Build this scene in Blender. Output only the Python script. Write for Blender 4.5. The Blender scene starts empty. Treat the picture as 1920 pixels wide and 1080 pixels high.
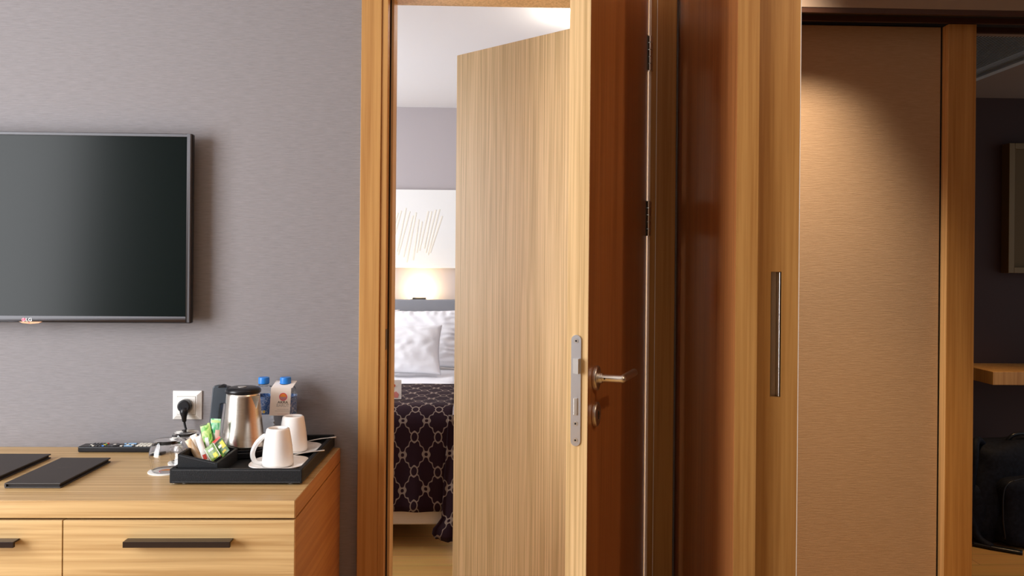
import bpy, bmesh, math, random
from mathutils import Vector, Matrix, noise
random.seed(7)
C = bpy.context.scene.collection
S = bpy.context.scene
PI = math.pi

# ------------------------------------------------------------------ camera
FOC = 1600.0; YAW = .030; ROLL = .009; PX = 983.0; PY = 489.4
CAM = Vector((0, 0, 1.30))
Fw = Vector((math.sin(YAW), math.cos(YAW), 0))
Rr = Vector((math.cos(YAW), -math.sin(YAW), 0)); Up = Vector((0, 0, 1))
R_ = Rr*math.cos(ROLL) + Up*math.sin(ROLL)
U_ = Up*math.cos(ROLL) - Rr*math.sin(ROLL)
cd = bpy.data.cameras.new('camera'); cam = bpy.data.objects.new('camera', cd); C.objects.link(cam)
cd.sensor_width = 36; cd.lens = FOC/1920*36
cd.shift_x = (960-PX)/1920; cd.shift_y = (PY-540)/1920
cd.clip_start = .05
M = Matrix.Identity(4)
for i in range(3):
    M[i][0] = R_[i]; M[i][1] = U_[i]; M[i][2] = -Fw[i]; M[i][3] = CAM[i]
cam.matrix_world = M
S.camera = cam

def ray(px, py): return Fw + R_*((px-PX)/FOC) - U_*((py-PY)/FOC)
def at(px, py, Y):
    d = ray(px, py); return CAM + d*(Y/d.y)
def atz(px, py, z):
    d = ray(px, py); return CAM + d*((z-CAM.z)/d.z)

# ------------------------------------------------------------------ view, world, lights
S.view_settings.view_transform = 'Standard'; S.view_settings.look = 'None'
S.view_settings.gamma = 1; S.view_settings.use_curve_mapping = False
S.view_settings.exposure = 0.0
w = bpy.data.worlds.new('world'); S.world = w; w.use_nodes = True
w.node_tree.nodes['Background'].inputs[0].default_value = (.75, .85, 1, 1)
w.node_tree.nodes['Background'].inputs[1].default_value = .5

def area(name, loc, target, sx, sy, power, col=(1, 1, 1), spread=180):
    l = bpy.data.lights.new(name, 'AREA'); l.shape = 'RECTANGLE'; l.size = sx; l.size_y = sy
    l.energy = power; l.color = col; l.spread = math.radians(spread)
    o = bpy.data.objects.new(name, l); C.objects.link(o); o.location = loc
    o.rotation_euler = (Vector(target)-Vector(loc)).to_track_quat('-Z', 'Y').to_euler(); return o
def spot(name, loc, target, power, deg, blend, col, r=.04):
    l = bpy.data.lights.new(name, 'SPOT'); l.energy = power; l.spot_size = math.radians(deg); l.spot_blend = blend
    l.color = col; l.shadow_soft_size = r
    o = bpy.data.objects.new(name, l); C.objects.link(o); o.location = loc
    o.rotation_euler = (Vector(target)-Vector(loc)).to_track_quat('-Z', 'Y').to_euler(); return o
def point(name, loc, power, col, r=.05):
    l = bpy.data.lights.new(name, 'POINT'); l.energy = power; l.color = col; l.shadow_soft_size = r
    o = bpy.data.objects.new(name, l); C.objects.link(o); o.location = loc; return o

area('window_daylight_room', (-2.5, .70, 1.4), (0, .95, 1.2), 1.7, 1.7, 122, (.97, .975, 1))
area('window_daylight_bedroom', (-2.5, 4.2, 1.45), (0, 4.2, 1.2), 1.8, 1.6, 84, (.93, .95, 1))
spot('downlight_passage', (.72, 2.36, 2.58), (.97, 2.70, .70), 240, 54, 1, (1, .78, .56), .07)
spot('panel_fill_spot', (1.3, 1.0, 2.58), (1.05, 2.70, .22), 75, 32, 1, (1, .62, .28), .05)  # added spot to warm the foot of the beige panel
spot('door_fill_spot', (1.35, .8, 2.56), (.42, 2.1, 1.15), 34, 62, 1, (1, .70, .44), .06)  # added warm fill for the near leaf and partition faces
spot('entry_fill_spot', (2.2, 3.5, 2.1), (2.2, 3.62, 0), 60, 75, 1, (1, .62, .3))  # spot added to brighten the entry floor
area('ceiling_lamp_light', (.44, 3.62, 2.30), (.44, 3.62, 3), .16, .16, 14, (1, .93, .82))

# ------------------------------------------------------------------ materials
MATS = {}
def mat(name, col, rough=.5, metal=0, **kw):
    if name in MATS: return MATS[name]
    m = bpy.data.materials.new(name); m.use_nodes = True
    b = m.node_tree.nodes['Principled BSDF']
    b.inputs['Base Color'].default_value = (*col, 1); b.inputs['Roughness'].default_value = rough
    b.inputs['Metallic'].default_value = metal
    for k, v in kw.items(): b.inputs[k.replace('_', ' ')].default_value = v
    MATS[name] = m; return m
def nodes(m): return m.node_tree.nodes, m.node_tree.links, m.node_tree.nodes['Principled BSDF']
def noise_mix(m, c1, c2, scale, map_scale=(1, 1, 1), detail=4, rough=.6, dist=0, lo=.3, hi=.7, bump=0, co='Object'):
    n, l, b = nodes(m)
    tc = n.new('ShaderNodeTexCoord'); mp = n.new('ShaderNodeMapping'); mp.inputs['Scale'].default_value = map_scale
    t = n.new('ShaderNodeTexNoise'); t.inputs['Scale'].default_value = scale; t.inputs['Detail'].default_value = detail
    t.inputs['Roughness'].default_value = rough; t.inputs['Distortion'].default_value = dist
    r = n.new('ShaderNodeValToRGB'); r.color_ramp.elements[0].position = lo; r.color_ramp.elements[1].position = hi
    r.color_ramp.elements[0].color = (*c1, 1); r.color_ramp.elements[1].color = (*c2, 1)
    l.new(tc.outputs[co], mp.inputs[0]); l.new(mp.outputs[0], t.inputs['Vector'])
    l.new(t.outputs['Fac'], r.inputs[0]); l.new(r.outputs[0], b.inputs['Base Color'])
    if bump:
        bp = n.new('ShaderNodeBump'); bp.inputs['Strength'].default_value = bump; bp.inputs['Distance'].default_value = .002
        l.new(t.outputs['Fac'], bp.inputs['Height']); l.new(bp.outputs[0], b.inputs['Normal'])
    return m, r, mp, t
def wood(name, light, dark, axis='Z', fine=1.0, rough=.42, broad=1.0, spec=.4, bw=.5, al=.35):
    """veneer: broad figure plus fine pore lines, both running along the axis"""
    if name in MATS: return MATS[name]
    m = mat(name, light, rough); n, l, b = nodes(m)
    b.inputs['Specular IOR Level'].default_value = spec
    along = {'X': 0, 'Y': 1, 'Z': 2}[axis]
    s1 = [9*broad]*3; s1[along] = al; s2 = [110*fine]*3; s2[along] = 1.6
    tc = n.new('ShaderNodeTexCoord')
    def nz(sc, detail, dist):
        mp = n.new('ShaderNodeMapping'); mp.inputs['Scale'].default_value = sc
        t = n.new('ShaderNodeTexNoise'); t.inputs['Scale'].default_value = 1; t.inputs['Detail'].default_value = detail
        t.inputs['Distortion'].default_value = dist; t.inputs['Roughness'].default_value = .6
        l.new(tc.outputs['Object'], mp.inputs[0]); l.new(mp.outputs[0], t.inputs['Vector']); return t
    a = nz(s1, 5, .6); c = nz(s2, 3, .2)
    mx = n.new('ShaderNodeMath'); mx.operation = 'MULTIPLY_ADD'; mx.inputs[1].default_value = bw
    h = n.new('ShaderNodeMath'); h.operation = 'MULTIPLY'; h.inputs[1].default_value = 1-bw
    l.new(c.outputs['Fac'], h.inputs[0]); l.new(a.outputs['Fac'], mx.inputs[0]); l.new(h.outputs[0], mx.inputs[2])
    r = n.new('ShaderNodeValToRGB'); r.color_ramp.elements[0].position = .40; r.color_ramp.elements[1].position = .58
    r.color_ramp.elements[0].color = (*dark, 1); r.color_ramp.elements[1].color = (*light, 1)
    l.new(mx.outputs[0], r.inputs[0]); l.new(r.outputs[0], b.inputs['Base Color'])
    bp = n.new('ShaderNodeBump'); bp.inputs['Strength'].default_value = .15; bp.inputs['Distance'].default_value = .001
    l.new(c.outputs['Fac'], bp.inputs['Height']); l.new(bp.outputs[0], b.inputs['Normal'])
    return m
def wallcloth(name, c1, c2):
    if name in MATS: return MATS[name]
    m = mat(name, c1, .75); m.node_tree.nodes['Principled BSDF'].inputs['Specular IOR Level'].default_value = .25
    noise_mix(m, c1, c2, 1, (26, 26, 420), 5, .7, .2, .28, .72, .35); return m

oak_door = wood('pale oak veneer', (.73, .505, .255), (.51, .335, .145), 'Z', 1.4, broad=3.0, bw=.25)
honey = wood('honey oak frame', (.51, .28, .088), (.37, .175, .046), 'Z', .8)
reddish = wood('red brown shaded oak', (.48, .19, .06), (.33, .12, .036), 'Z', 1.2, .28)  # red brown copy of the door oak, shade of the near leaf included
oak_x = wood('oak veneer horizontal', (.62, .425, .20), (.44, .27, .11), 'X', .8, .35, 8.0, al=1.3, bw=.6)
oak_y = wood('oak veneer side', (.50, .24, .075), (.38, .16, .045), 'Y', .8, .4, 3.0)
wall_grey = wallcloth('grey woven wallcovering', (.205, .193, .198), (.272, .258, .267))
wall_beige = wallcloth('beige woven wallcovering', (.36, .25, .155), (.45, .325, .215))
bed_wall = mat('mauve grey paint', (.47, .425, .43), .8)
white = mat('white paint', (.82, .80, .79), .8)
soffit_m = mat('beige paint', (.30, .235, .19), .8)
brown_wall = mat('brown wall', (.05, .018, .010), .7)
black_gap = mat('black shadow gap', (.01, .009, .008), .9)
chrome = mat('satin nickel', (.80, .77, .72), .30, 1)
lockmetal = mat('satin steel', (.74, .75, .78), .32, 1)
dark_metal = mat('dark hinge metal', (.18, .16, .14), .3, 1)
pale_strip = mat('pale light slit and trim', (.88, .86, .82), .4)  # near-white for the slit of light, the casing highlight and edge trim
leather = mat('black leatherette', (.012, .013, .015), .5, Specular_IOR_Level=.22); noise_mix(leather, (.004, .0045, .006), (.014, .016, .019), 500, bump=.4)
porcelain = mat('white porcelain', (.93, .915, .89), .12)
plastic_w = mat('white plastic', (.80, .79, .76), .3)
plastic_b = mat('black plastic', (.009, .0095, .012), .3, Specular_IOR_Level=.35)
floor_m = mat('oak floor boards', (.55, .33, .13), .3)

# ------------------------------------------------------------------ mesh helpers
def BM(): return bmesh.new()
def obj(name, bm, m, parent=None, bevel=0, smooth=False, loc=None, seg=2):
    me = bpy.data.meshes.new(name); bmesh.ops.recalc_face_normals(bm, faces=bm.faces[:]); bm.to_mesh(me); bm.free()
    o = bpy.data.objects.new(name, me); C.objects.link(o)
    ms = m if isinstance(m, (list, tuple)) else [m]
    for x in ms: me.materials.append(x)
    if smooth:
        for p in me.polygons: p.use_smooth = True
    if bevel:
        b = o.modifiers.new('bevel', 'BEVEL'); b.width = bevel; b.segments = seg; b.limit_method = 'ANGLE'; b.angle_limit = math.radians(40)
        for p in me.polygons: p.use_smooth = True
        wn = o.modifiers.new('wn', 'WEIGHTED_NORMAL'); wn.keep_sharp = True
    if parent: o.parent = parent
    if loc: o.location = loc
    return o
def box(bm, x0, x1, y0, y1, z0, z1):
    vs = [bm.verts.new((x, y, z)) for x in (x0, x1) for y in (y0, y1) for z in (z0, z1)]
    for f in ((0, 1, 3, 2), (4, 6, 7, 5), (0, 4, 5, 1), (2, 3, 7, 6), (0, 2, 6, 4), (1, 5, 7, 3)):
        bm.faces.new([vs[i] for i in f])
    return bm
def B(*a): return box(BM(), *a)
def lathe(bm, prof, cx=0, cy=0, seg=48, cap0=True, cap1=True, flt=None):
    rings = []
    for r, z in prof:
        ring = []
        for k in range(seg):
            a = 2*PI*k/seg; p = Vector((cx+r*math.cos(a), cy+r*math.sin(a), z))
            ring.append(bm.verts.new(p))
        rings.append(ring)
    for a, b in zip(rings, rings[1:]):
        for k in range(seg): bm.faces.new((a[k], a[(k+1) % seg], b[(k+1) % seg], b[k]))
    if cap0: bm.faces.new(rings[0][::-1])
    if cap1: bm.faces.new(rings[-1])
    return bm
def L(*a, **k): return lathe(BM(), *a, **k)
def tube(bm, pts, r, seg=12, sx=1.0):
    pts = [Vector(p) for p in pts]; rings = []; rr = r if isinstance(r, (list, tuple)) else [r]*len(pts)
    up = None
    for i, p in enumerate(pts):
        t = (pts[min(i+1, len(pts)-1)]-pts[max(i-1, 0)]).normalized()
        if up is None:
            up = Vector((0, 0, 1)) if abs(t.z) < .9 else Vector((0, 1, 0))
        n1 = t.cross(up).normalized(); n2 = n1.cross(t).normalized(); up = n2
        rings.append([bm.verts.new(p+(n1*math.cos(2*PI*k/seg)*sx+n2*math.sin(2*PI*k/seg))*rr[i]) for k in range(seg)])
    for a, b in zip(rings, rings[1:]):
        for k in range(seg): bm.faces.new((a[k], a[(k+1) % seg], b[(k+1) % seg], b[k]))
    bm.faces.new(rings[0][::-1]); bm.faces.new(rings[-1]); return bm
def T(*a, **k): return tube(BM(), *a, **k)
def smoothpath(pts, n=8):
    pts = [Vector(p) for p in pts]; out = []
    P = [pts[0]]+pts+[pts[-1]]
    for i in range(1, len(P)-2):
        for k in range(n):
            t = k/n; a, b, c, d = P[i-1], P[i], P[i+1], P[i+2]
            out.append(.5*((2*b)+(c-a)*t+(2*a-5*b+4*c-d)*t*t+(3*b-3*c+d-a)*t**3))
    out.append(pts[-1]); return out
def prism(bm, pts, d, axis='Y', o=0):
    """polygon pts (u,v) extruded from o to o+d along axis"""
    def mk(u, v, t):
        return {'Y': (u, t, v), 'X': (t, u, v), 'Z': (u, v, t)}[axis]
    a = [bm.verts.new(mk(u, v, o)) for u, v in pts]; b = [bm.verts.new(mk(u, v, o+d)) for u, v in pts]
    bm.faces.new(a); bm.faces.new(b[::-1])
    for i in range(len(pts)):
        j = (i+1) % len(pts); bm.faces.new((a[i], b[i], b[j], a[j]))
    return bm
def PR(*a, **k): return prism(BM(), *a, **k)
def disc(r, cx=0, cy=0, n=32, a0=0, a1=2*PI, full=True):
    m = n if full else n+1
    return [(cx+r*math.cos(a0+(a1-a0)*k/n), cy+r*math.sin(a0+(a1-a0)*k/n)) for k in range(m)]
def tag(o, label=None, cat=None, group=None, kind=None):
    if label: o['label'] = label
    if cat: o['category'] = cat
    if group: o['group'] = group
    if kind: o['kind'] = kind
    return o
def thing(name, label, cat, loc=(0, 0, 0), rz=0, group=None):
    o = bpy.data.objects.new(name, None); C.objects.link(o); o.location = loc; o.rotation_euler = (0, 0, rz)
    o.empty_display_size = .05
    return tag(o, label, cat, group)
def struct(name, bm, m, parent=None, **k):
    o = obj(name, bm, m, parent, **k)
    if not parent: o['kind'] = 'structure'
    return o
def text(name, s, size, loc, rot, m, parent=None, depth=.0003, align='CENTER', sx=1.0):
    cu = bpy.data.curves.new(name, 'FONT'); cu.body = s; cu.size = size; cu.extrude = depth; cu.align_x = align; cu.align_y = 'CENTER'
    t = bpy.data.objects.new(name, cu); C.objects.link(t)
    dg = bpy.context.evaluated_depsgraph_get(); dg.update()
    me = bpy.data.meshes.new_from_object(t.evaluated_get(dg)); bpy.data.objects.remove(t)
    me.name = name; me.materials.clear(); me.materials.append(m)
    o = bpy.data.objects.new(name, me); C.objects.link(o); o.location = loc; o.rotation_euler = rot; o.scale = (sx, 1, 1)
    if parent: o.parent = parent
    return o

# ------------------------------------------------------------------ the shell
W = 2.46; CEIL = 2.62
FRX0, FRX1 = -.396, .5066          # outer edges of the casing
JL, JR = -.321, .4296              # jamb faces
DH = 2.068                          # head height
n, l, b = nodes(floor_m)
tc = n.new('ShaderNodeTexCoord'); br = n.new('ShaderNodeTexBrick'); br.inputs['Scale'].default_value = 1
br.inputs['Brick Width'].default_value = 1.4; br.inputs['Row Height'].default_value = .13; br.inputs['Mortar Size'].default_value = .0015
br.inputs['Color1'].default_value = (.68, .38, .12, 1); br.inputs['Color2'].default_value = (.56, .30, .085, 1); br.inputs['Mortar'].default_value = (.2, .1, .04, 1)
mp = n.new('ShaderNodeMapping'); mp.inputs['Scale'].default_value = (2, 30, 2)
nt = n.new('ShaderNodeTexNoise'); nt.inputs['Scale'].default_value = 1.5; nt.inputs['Detail'].default_value = 5
mx = n.new('ShaderNodeMix'); mx.data_type = 'RGBA'; mx.blend_type = 'MULTIPLY'; mx.inputs[0].default_value = .35
l.new(tc.outputs['Object'], br.inputs['Vector']); l.new(tc.outputs['Object'], mp.inputs[0]); l.new(mp.outputs[0], nt.inputs['Vector'])
l.new(br.outputs['Color'], mx.inputs[6]); l.new(nt.outputs['Color'], mx.inputs[7]); l.new(mx.outputs[2], b.inputs['Base Color'])
struct('floor', B(-2.7, 4.2, -2.3, 6.3, -.06, 0), floor_m)
# wall with the television, with the opening for the connecting door
bm = BM(); box(bm, -2.6, FRX0+.02, W, W+.12, 0, CEIL); box(bm, FRX1-.02, .5155, W, W+.12, 0, CEIL)
box(bm, FRX0+.02, FRX1-.02, W, W+.12, DH+.05, CEIL)
struct('wall_back', bm, wall_grey)
# window wall on the left, wall behind, right wall
bm = BM(); box(bm, -2.7, -2.6, -2.2, -.5, 0, CEIL); box(bm, -2.7, -2.6, 1.6, W+.12, 0, CEIL)
box(bm, -2.7, -2.6, -.5, 1.6, 0, .45); box(bm, -2.7, -2.6, -.5, 1.6, 2.3, CEIL)
struct('wall_left', bm, wall_grey)
bm = BM(); box(bm, -2.62, -2.58, -.55, -.5, .4, 2.35); box(bm, -2.62, -2.58, 1.6, 1.65, .4, 2.35); box(bm, -2.62, -2.58, -.55, 1.65, .4, .45); box(bm, -2.62, -2.58, -.55, 1.65, 2.3, 2.35)
struct('window_1', bm, white)
struct('wall_front', B(-2.7, 2.4, -2.3, -2.2, 0, CEIL), wall_beige)
struct('wall_right', B(2.3, 2.4, -2.2, 2.6, 0, CEIL), brown_wall)
struct('ceiling', B(-2.7, 2.4, -2.3, 2.6, CEIL, CEIL+.08), white)
# bedroom shell
struct('wall_bedroom_far', B(-2.7, .62, 6.0, 6.1, 0, 2.4), bed_wall)
bm = BM(); box(bm, -2.7, -2.6, 2.58, 3.3, 0, 2.4); box(bm, -2.7, -2.6, 5.1, 6.0, 0, 2.4)
box(bm, -2.7, -2.6, 3.3, 5.1, 0, .5); box(bm, -2.7, -2.6, 3.3, 5.1, 2.25, 2.4)
struct('wall_bedroom_left', bm, bed_wall)
struct('wall_bedroom_right', B(.56, .61, 2.705, 6.0, 0, 2.4), bed_wall)
struct('ceiling_bedroom', B(-2.7, .61, 2.581, 6.1, 2.37, 2.45), white)
cl = thing('ceiling_lamp', 'round white bedroom ceiling lamp hidden behind the open doors', 'lamp', (.44, 3.62, 2.37))
obj('lamp_stem', L([(.012, -.09), (.012, 0)], seg=16), chrome, cl)
obj('lamp_bowl', L([(.02, -.10), (.08, -.095), (.10, -.075), (.102, -.07), (.08, -.088), (.02, -.092)], seg=40), chrome, cl, smooth=True)

# ------------------------------------------------------------------ door frame
fr = struct('door_1', (lambda bm: (box(bm, FRX0, -.3385, W-.02, W-.0005, 0, DH+.08), box(bm, .4496, FRX1, W-.02, W-.0005, 0, DH+.08),
     box(bm, -.3385, .4496, W-.02, W-.0005, DH+.022, DH+.08), bm)[-1])(BM()), honey, bevel=.0015)
bm = BM(); box(bm, -.3385, JL, W-.016, W+.118, 0, DH+.022); box(bm, JR, .4496, W-.016, W+.118, 0, DH+.022); box(bm, JL, JR, W-.016, W+.118, DH+.004, DH+.022)
obj('jamb_lining', bm, honey, fr, bevel=.001)
bm = BM(); box(bm, JL, -.3105, W+.036, W+.118, 0, DH+.004); box(bm, .419, JR, W+.036, W+.118, 0, DH+.004); box(bm, -.3105, .419, W+.036, W+.118, DH-.002, DH+.004)
obj('door_stop', bm, oak_door, fr, bevel=.001)
bm = BM(); box(bm, JL+.0003, JL+.0035, W+.028, W+.0355, 0, DH); obj('dark_groove', bm, black_gap, fr)  # black strip standing in for the dark rebate groove
bm = BM(); box(bm, JR-.0035, JR+.0035, W-.0225, W-.0165, 0, DH); obj('pale_strip', bm, pale_strip, fr, bevel=.001)['label'] = 'painted strip of gap light beside the hinges'  # pale strip painted in for bedroom light through the hinge gap
bm = BM(); box(bm, .4486, .4506, W-.0215, W-.0201, 0, DH+.02); obj('highlight_strip', bm, pale_strip, fr)['label'] = 'thin painted highlight line along the casing'  # near-white strip painting the highlight on the casing step
z0 = at(722, 655, W).z; z1 = at(722, 617, W).z
obj('strike_plate', B(JL+.0002, JL+.0016, W-.012, W+.012, z0, z1), dark_metal, fr)['label'] = 'dark metal strike plate'

# ------------------------------------------------------------------ near door leaf (opened into this room)
HP = Vector((.4235, W-.024, 0)); FC = at(1103.5, 540, 1.765); FC.z = 0
dv = (FC-HP); LEN = dv.length; ang = math.atan2(dv.y, dv.x)
leaf = thing('hinged_door', 'wooden connecting door swung open toward the viewer with steel lock plate and lever', 'door', HP, ang)
LX0 = .004
obj('door_panel', B(LX0, LEN-.001, -.0445, 0, .008, 2.058), reddish, leaf, bevel=.0008)['label'] = 'door leaf in oak with its shade painted red brown'
obj('edge_band', B(LEN-.001, LEN+.001, -.0447, .0002, .008, 2.058), oak_door, leaf)['label'] = 'pale oak edge band'
zt, zb = at(1081, 628, 1.772).z, at(1081, 836, 1.772).z
cy = -.0245; hw = .0105
pts = disc(hw, cy, zt-hw, 12, 0, PI, False)+disc(hw, cy, zb+hw, 12, PI, 2*PI, False)
lp = obj('lock_plate', PR(pts, .0025, 'X', LEN+.001), lockmetal, leaf)
X2 = LEN+.0035
zl0, zl1 = at(1081, 700, 1.772).z, at(1081, 672, 1.772).z
bm = BM(); prism(bm, [(X2, cy-.006), (X2+.001, cy-.006), (X2+.011, cy+.0075), (X2, cy+.0075)], zl1-zl0, 'Z', zl0)
obj('latch_bolt', bm, chrome, lp)
zd0, zd1 = at(1081, 778, 1.772).z, at(1081, 746, 1.772).z
obj('dead_bolt', B(X2, X2+.002, cy-.004, cy+.004, zd0, zd1), chrome, lp, bevel=.0005)
for yy in (639, 794, 825):
    zc = at(1081, yy, 1.772).z
    obj('screw', PR(disc(.0048, cy, zc, 16), .0008, 'X', X2), chrome, lp)
    bm = PR(disc(.0021, cy, zc, 6), .0003, 'X', X2+.0008); obj('screw_socket', bm, plastic_b, lp)
zh = at(1115, 711, 1.80).z; zk = at(1115, 780, 1.80).z
def rose(nm, x, z):
    bm = L([(.0255, 0), (.0265, .0015), (.0265, .0075), (.0245, .0095)], seg=40)
    bmesh.ops.rotate(bm, verts=bm.verts[:], matrix=Matrix.Rotation(-PI/2, 3, 'X')); bmesh.ops.translate(bm, verts=bm.verts[:], vec=(x, 0, z))
    return obj(nm, bm, chrome, leaf, smooth=False, bevel=.0008)
xr = LEN-.062
hd = rose('handle_rose', xr, zh)
pp = [(xr, .0095, zh), (xr, .018, zh)]
bm = T(pp, .0115, 24); obj('handle_neck', bm, chrome, hd, smooth=False, bevel=.0006)
bm = T([(xr, .0155, zh), (xr, .060, zh)], .0086, 28); tube(bm, [(xr, .060, zh), (xr-.118, .064, zh)], .0086, 28)
lathe(bm, [(.0086*math.cos(q), zh+.0086*math.sin(q)) for q in [math.radians(-85+17*k) for k in range(11)]], xr, .060, 28)
obj('lever', bm, chrome, hd, smooth=False, bevel=0)
bm = T([(xr+.0095, .024, zh), (xr+.0105, .024, zh)], .0018, 10); obj('grub_screw', bm, plastic_b, hd)
kr = rose('keyhole_rose', xr, zk)
bm = PR(disc(.0045, xr, zk+.003, 12)+[(xr+.002, zk-.012), (xr-.002, zk-.012)][:0], .0006, 'Y', .0095); box(bm, xr-.0018, xr+.0018, .0095, .0101, zk-.010, zk)
obj('keyhole', bm, black_gap, kr)
for yy in (102, 410, 1180):
    zc = at(1213, yy, W-.02).z; hg = None
    bm = BM()
    box(bm, .003, .024, .0005, .002, zc-.05, zc+.05); box(bm, .001, .004, -.02, .002, zc-.05, zc+.05)
    hg = obj('hinge', bm, dark_metal, leaf)
    for k, (cx_, cy_) in enumerate(((.010, .0065), (-.002, .0075))):
        bm = BM()
        for q in range(5):
            za = zc-.05+q*.02
            lathe(bm, [(.0042, za+.0006), (.0048, za+.001), (.0048, za+.019), (.0042, za+.0194)], cx_, cy_, 16)
        obj('barrel', bm, [chrome, chrome][k == 0], hg, smooth=False, bevel=0)

# ------------------------------------------------------------------ far door leaf (opened into the bedroom)
H2 = Vector((.388, 2.612, 0)); F2 = at(857, 104, 3.167); TZ = F2.z; F2.z = 0
d2 = F2-H2; a2 = math.atan2(d2.y, d2.x)
leaf2 = thing('hinged_door', 'pale oak connecting door opened away into the bedroom', 'door', H2, a2)
obj('door_panel', B(.0, d2.length, -.042, 0, .008, TZ), oak_door, leaf2, bevel=.0008)
for zc in (.25, 1.2, 1.85):
    bm = BM(); lathe(bm, [(.006, zc-.05), (.006, zc+.05)], -.004, .006, 16); box(bm, .0, .02, .0003, .0016, zc-.05, zc+.05)
    obj('hinge', bm, dark_metal, leaf2)

# ------------------------------------------------------------------ partition to the right of the door
PXL = .5175
def solveY(px, X):
    lo, hi = 1.2, 2.4
    for _ in range(50):
        m_ = (lo+hi)/2
        if at(px, 540, m_).x > X: hi = m_
        else: lo = m_
    return lo
YP = solveY(1380, PXL)
PX1 = at(1420, 540, YP).x
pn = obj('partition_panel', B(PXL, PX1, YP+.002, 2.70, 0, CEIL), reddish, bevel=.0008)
tag(pn, 'tall partition side in red brown shaded oak beside the hinge side casing', 'panel')
obj('edge_post', B(PXL-.0005, PX1, YP-.001, YP+.002, 0, CEIL), honey, pn)['label'] = 'honey oak front edge of the partition'
YQ = YP+.024
PX2 = at(1497, 540, YQ).x
qa, qb = at(1445.5, 540, YQ).x, at(1465, 540, YQ).x
qz1, qz0 = at(1455, 509.5, YQ).z, at(1455, 744.5, YQ).z
sd = thing('sliding_door', 'honey oak sliding door stile with tall recessed pull left of the beige panel', 'door', (0, 0, 0))
bm = BM(); box(bm, PX1+.0005, qa, YQ, YQ+.045, .01, CEIL-.002); box(bm, qb, PX2, YQ, YQ+.045, .01, CEIL-.002)
box(bm, qa, qb, YQ, YQ+.045, .01, qz0); box(bm, qa, qb, YQ, YQ+.045, qz1, CEIL-.002); box(bm, qa, qb, YQ+.02, YQ+.045, qz0, qz1)
bmesh.ops.remove_doubles(bm, verts=bm.verts[:], dist=1e-6)
obj('stile', bm, honey, sd)
obj('stile_edge', B(PX2, PX2+.0016, YQ+.0, YQ+.045, .01, CEIL-.002), pale_strip, sd)['label'] = 'thin pale edge trim'
pullm = mat('satin brass brown', (.42, .32, .22), .35, 1)
pl = obj('recessed_pull', B(qa+.0004, qb-.0004, YQ+.017, YQ+.0198, qz0+.0004, qz1-.0004), pullm, sd)
bm = BM(); box(bm, qa+.0003, qa+.0012, YQ+.0005, YQ+.017, qz0+.0004, qz1-.0004); box(bm, qb-.0012, qb-.0003, YQ+.0005, YQ+.017, qz0+.0004, qz1-.0004)
obj('pull_flange', bm, dark_metal, pl)
obj('pull_grip', B(qb-.0048, qb-.0024, YQ-.0005, YQ+.016, qz0+.0006, qz1-.0006), chrome, pl, bevel=.0015)['label'] = 'bright metal grip edge'
# second leaf layer behind the stile closing the partition toward the beige panel
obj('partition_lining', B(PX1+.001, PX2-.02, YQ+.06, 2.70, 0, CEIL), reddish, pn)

# beige sliding panel, header and rail
YB = 2.70
hz = at(1503, 20, 2.6).z
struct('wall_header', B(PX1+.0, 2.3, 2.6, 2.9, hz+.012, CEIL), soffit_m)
rl = obj('sliding_rail', (lambda bm: (box(bm, PX1+.05, 2.3, 2.601, 2.613, hz-.004, hz+.0115), box(bm, PX1+.05, 2.3, 2.66, 2.672, hz-.012, hz+.0115),
      box(bm, PX1+.05, 2.3, 2.765, 2.78, hz-.012, hz+.0115), bm)[-1])(BM()), mat('dark brown rail', (.06, .025, .015), .4))
tag(rl, 'dark double sliding track under the beige header', 'rail')
obj('rail_channel', B(PX1+.05, 2.29, 2.614, 2.76, hz+.004, hz+.0115), black_gap, rl)
sp = thing('sliding_door', 'sliding panel door covered in beige woven fabric with an oak stile', 'door')
xs0 = at(1775, 540, YB-.035).x; xs1 = at(1827, 540, YB-.035).x
obj('fabric_panel', B(.62, xs0-.008, YB, YB+.03, .012, hz-.016), wall_beige, sp)
obj('panel_stile', B(xs0, xs1, YB-.035, YB+.035, .012, hz-.014), honey, sp, bevel=.0012)
obj('stile_edge', B(xs0-.0009, xs0, YB-.0345, YB+.003, .013, hz-.015), oak_door, sp)['label'] = 'pale oak inner edge of the stile'
obj('shadow_gap', B(xs0-.008, xs0-.0004, YB+.004, YB+.03, .012, hz-.014), black_gap, sp)

# ------------------------------------------------------------------ entry area beyond the sliding panel
EC = at(1875, 184, 4.35).z
struct('wall_entry_far', B(.6, 4.2, 4.35, 4.45, 0, 2.4), brown_wall)
gx1 = at(1833, 140, 4.0); 
gd = ray(1833, 141); gP = CAM+gd*((EC-1.3)/gd.z); gd2 = ray(1833, 61); gQ = CAM+gd2*((EC-1.3)/gd2.z)
GX1 = gP.x; GY0 = gQ.y; GY1 = 4.22
GX0 = GX1-.62
bm = BM(); box(bm, .62, GX0-.02, 2.9, 4.35, EC, EC+.05); box(bm, GX1+.02, 4.2, 2.9, 4.35, EC, EC+.05)
box(bm, GX0-.02, GX1+.02, 2.9, GY0, EC, EC+.05); box(bm, GX0-.02, GX1+.02, GY1, 4.35, EC, EC+.05)
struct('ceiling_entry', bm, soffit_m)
vent = thing('ceiling_vent', 'linear slatted ceiling air vent with pale blue border seen through the right opening', 'vent', (GX1, GY0, EC))
alu = mat('pale aluminium', (.60, .68, .72), .4)
obj('vent_frame', (lambda bm: (box(bm, -.0, .034, 0, GY1-GY0, -.012, .012), box(bm, -.66, -.64, 0, GY1-GY0, -.006, .012), box(bm, -.66, .028, -.0, .006, -.004, .012), bm)[-1])(BM()), alu, vent)
bm = BM()
x = -.012
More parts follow.
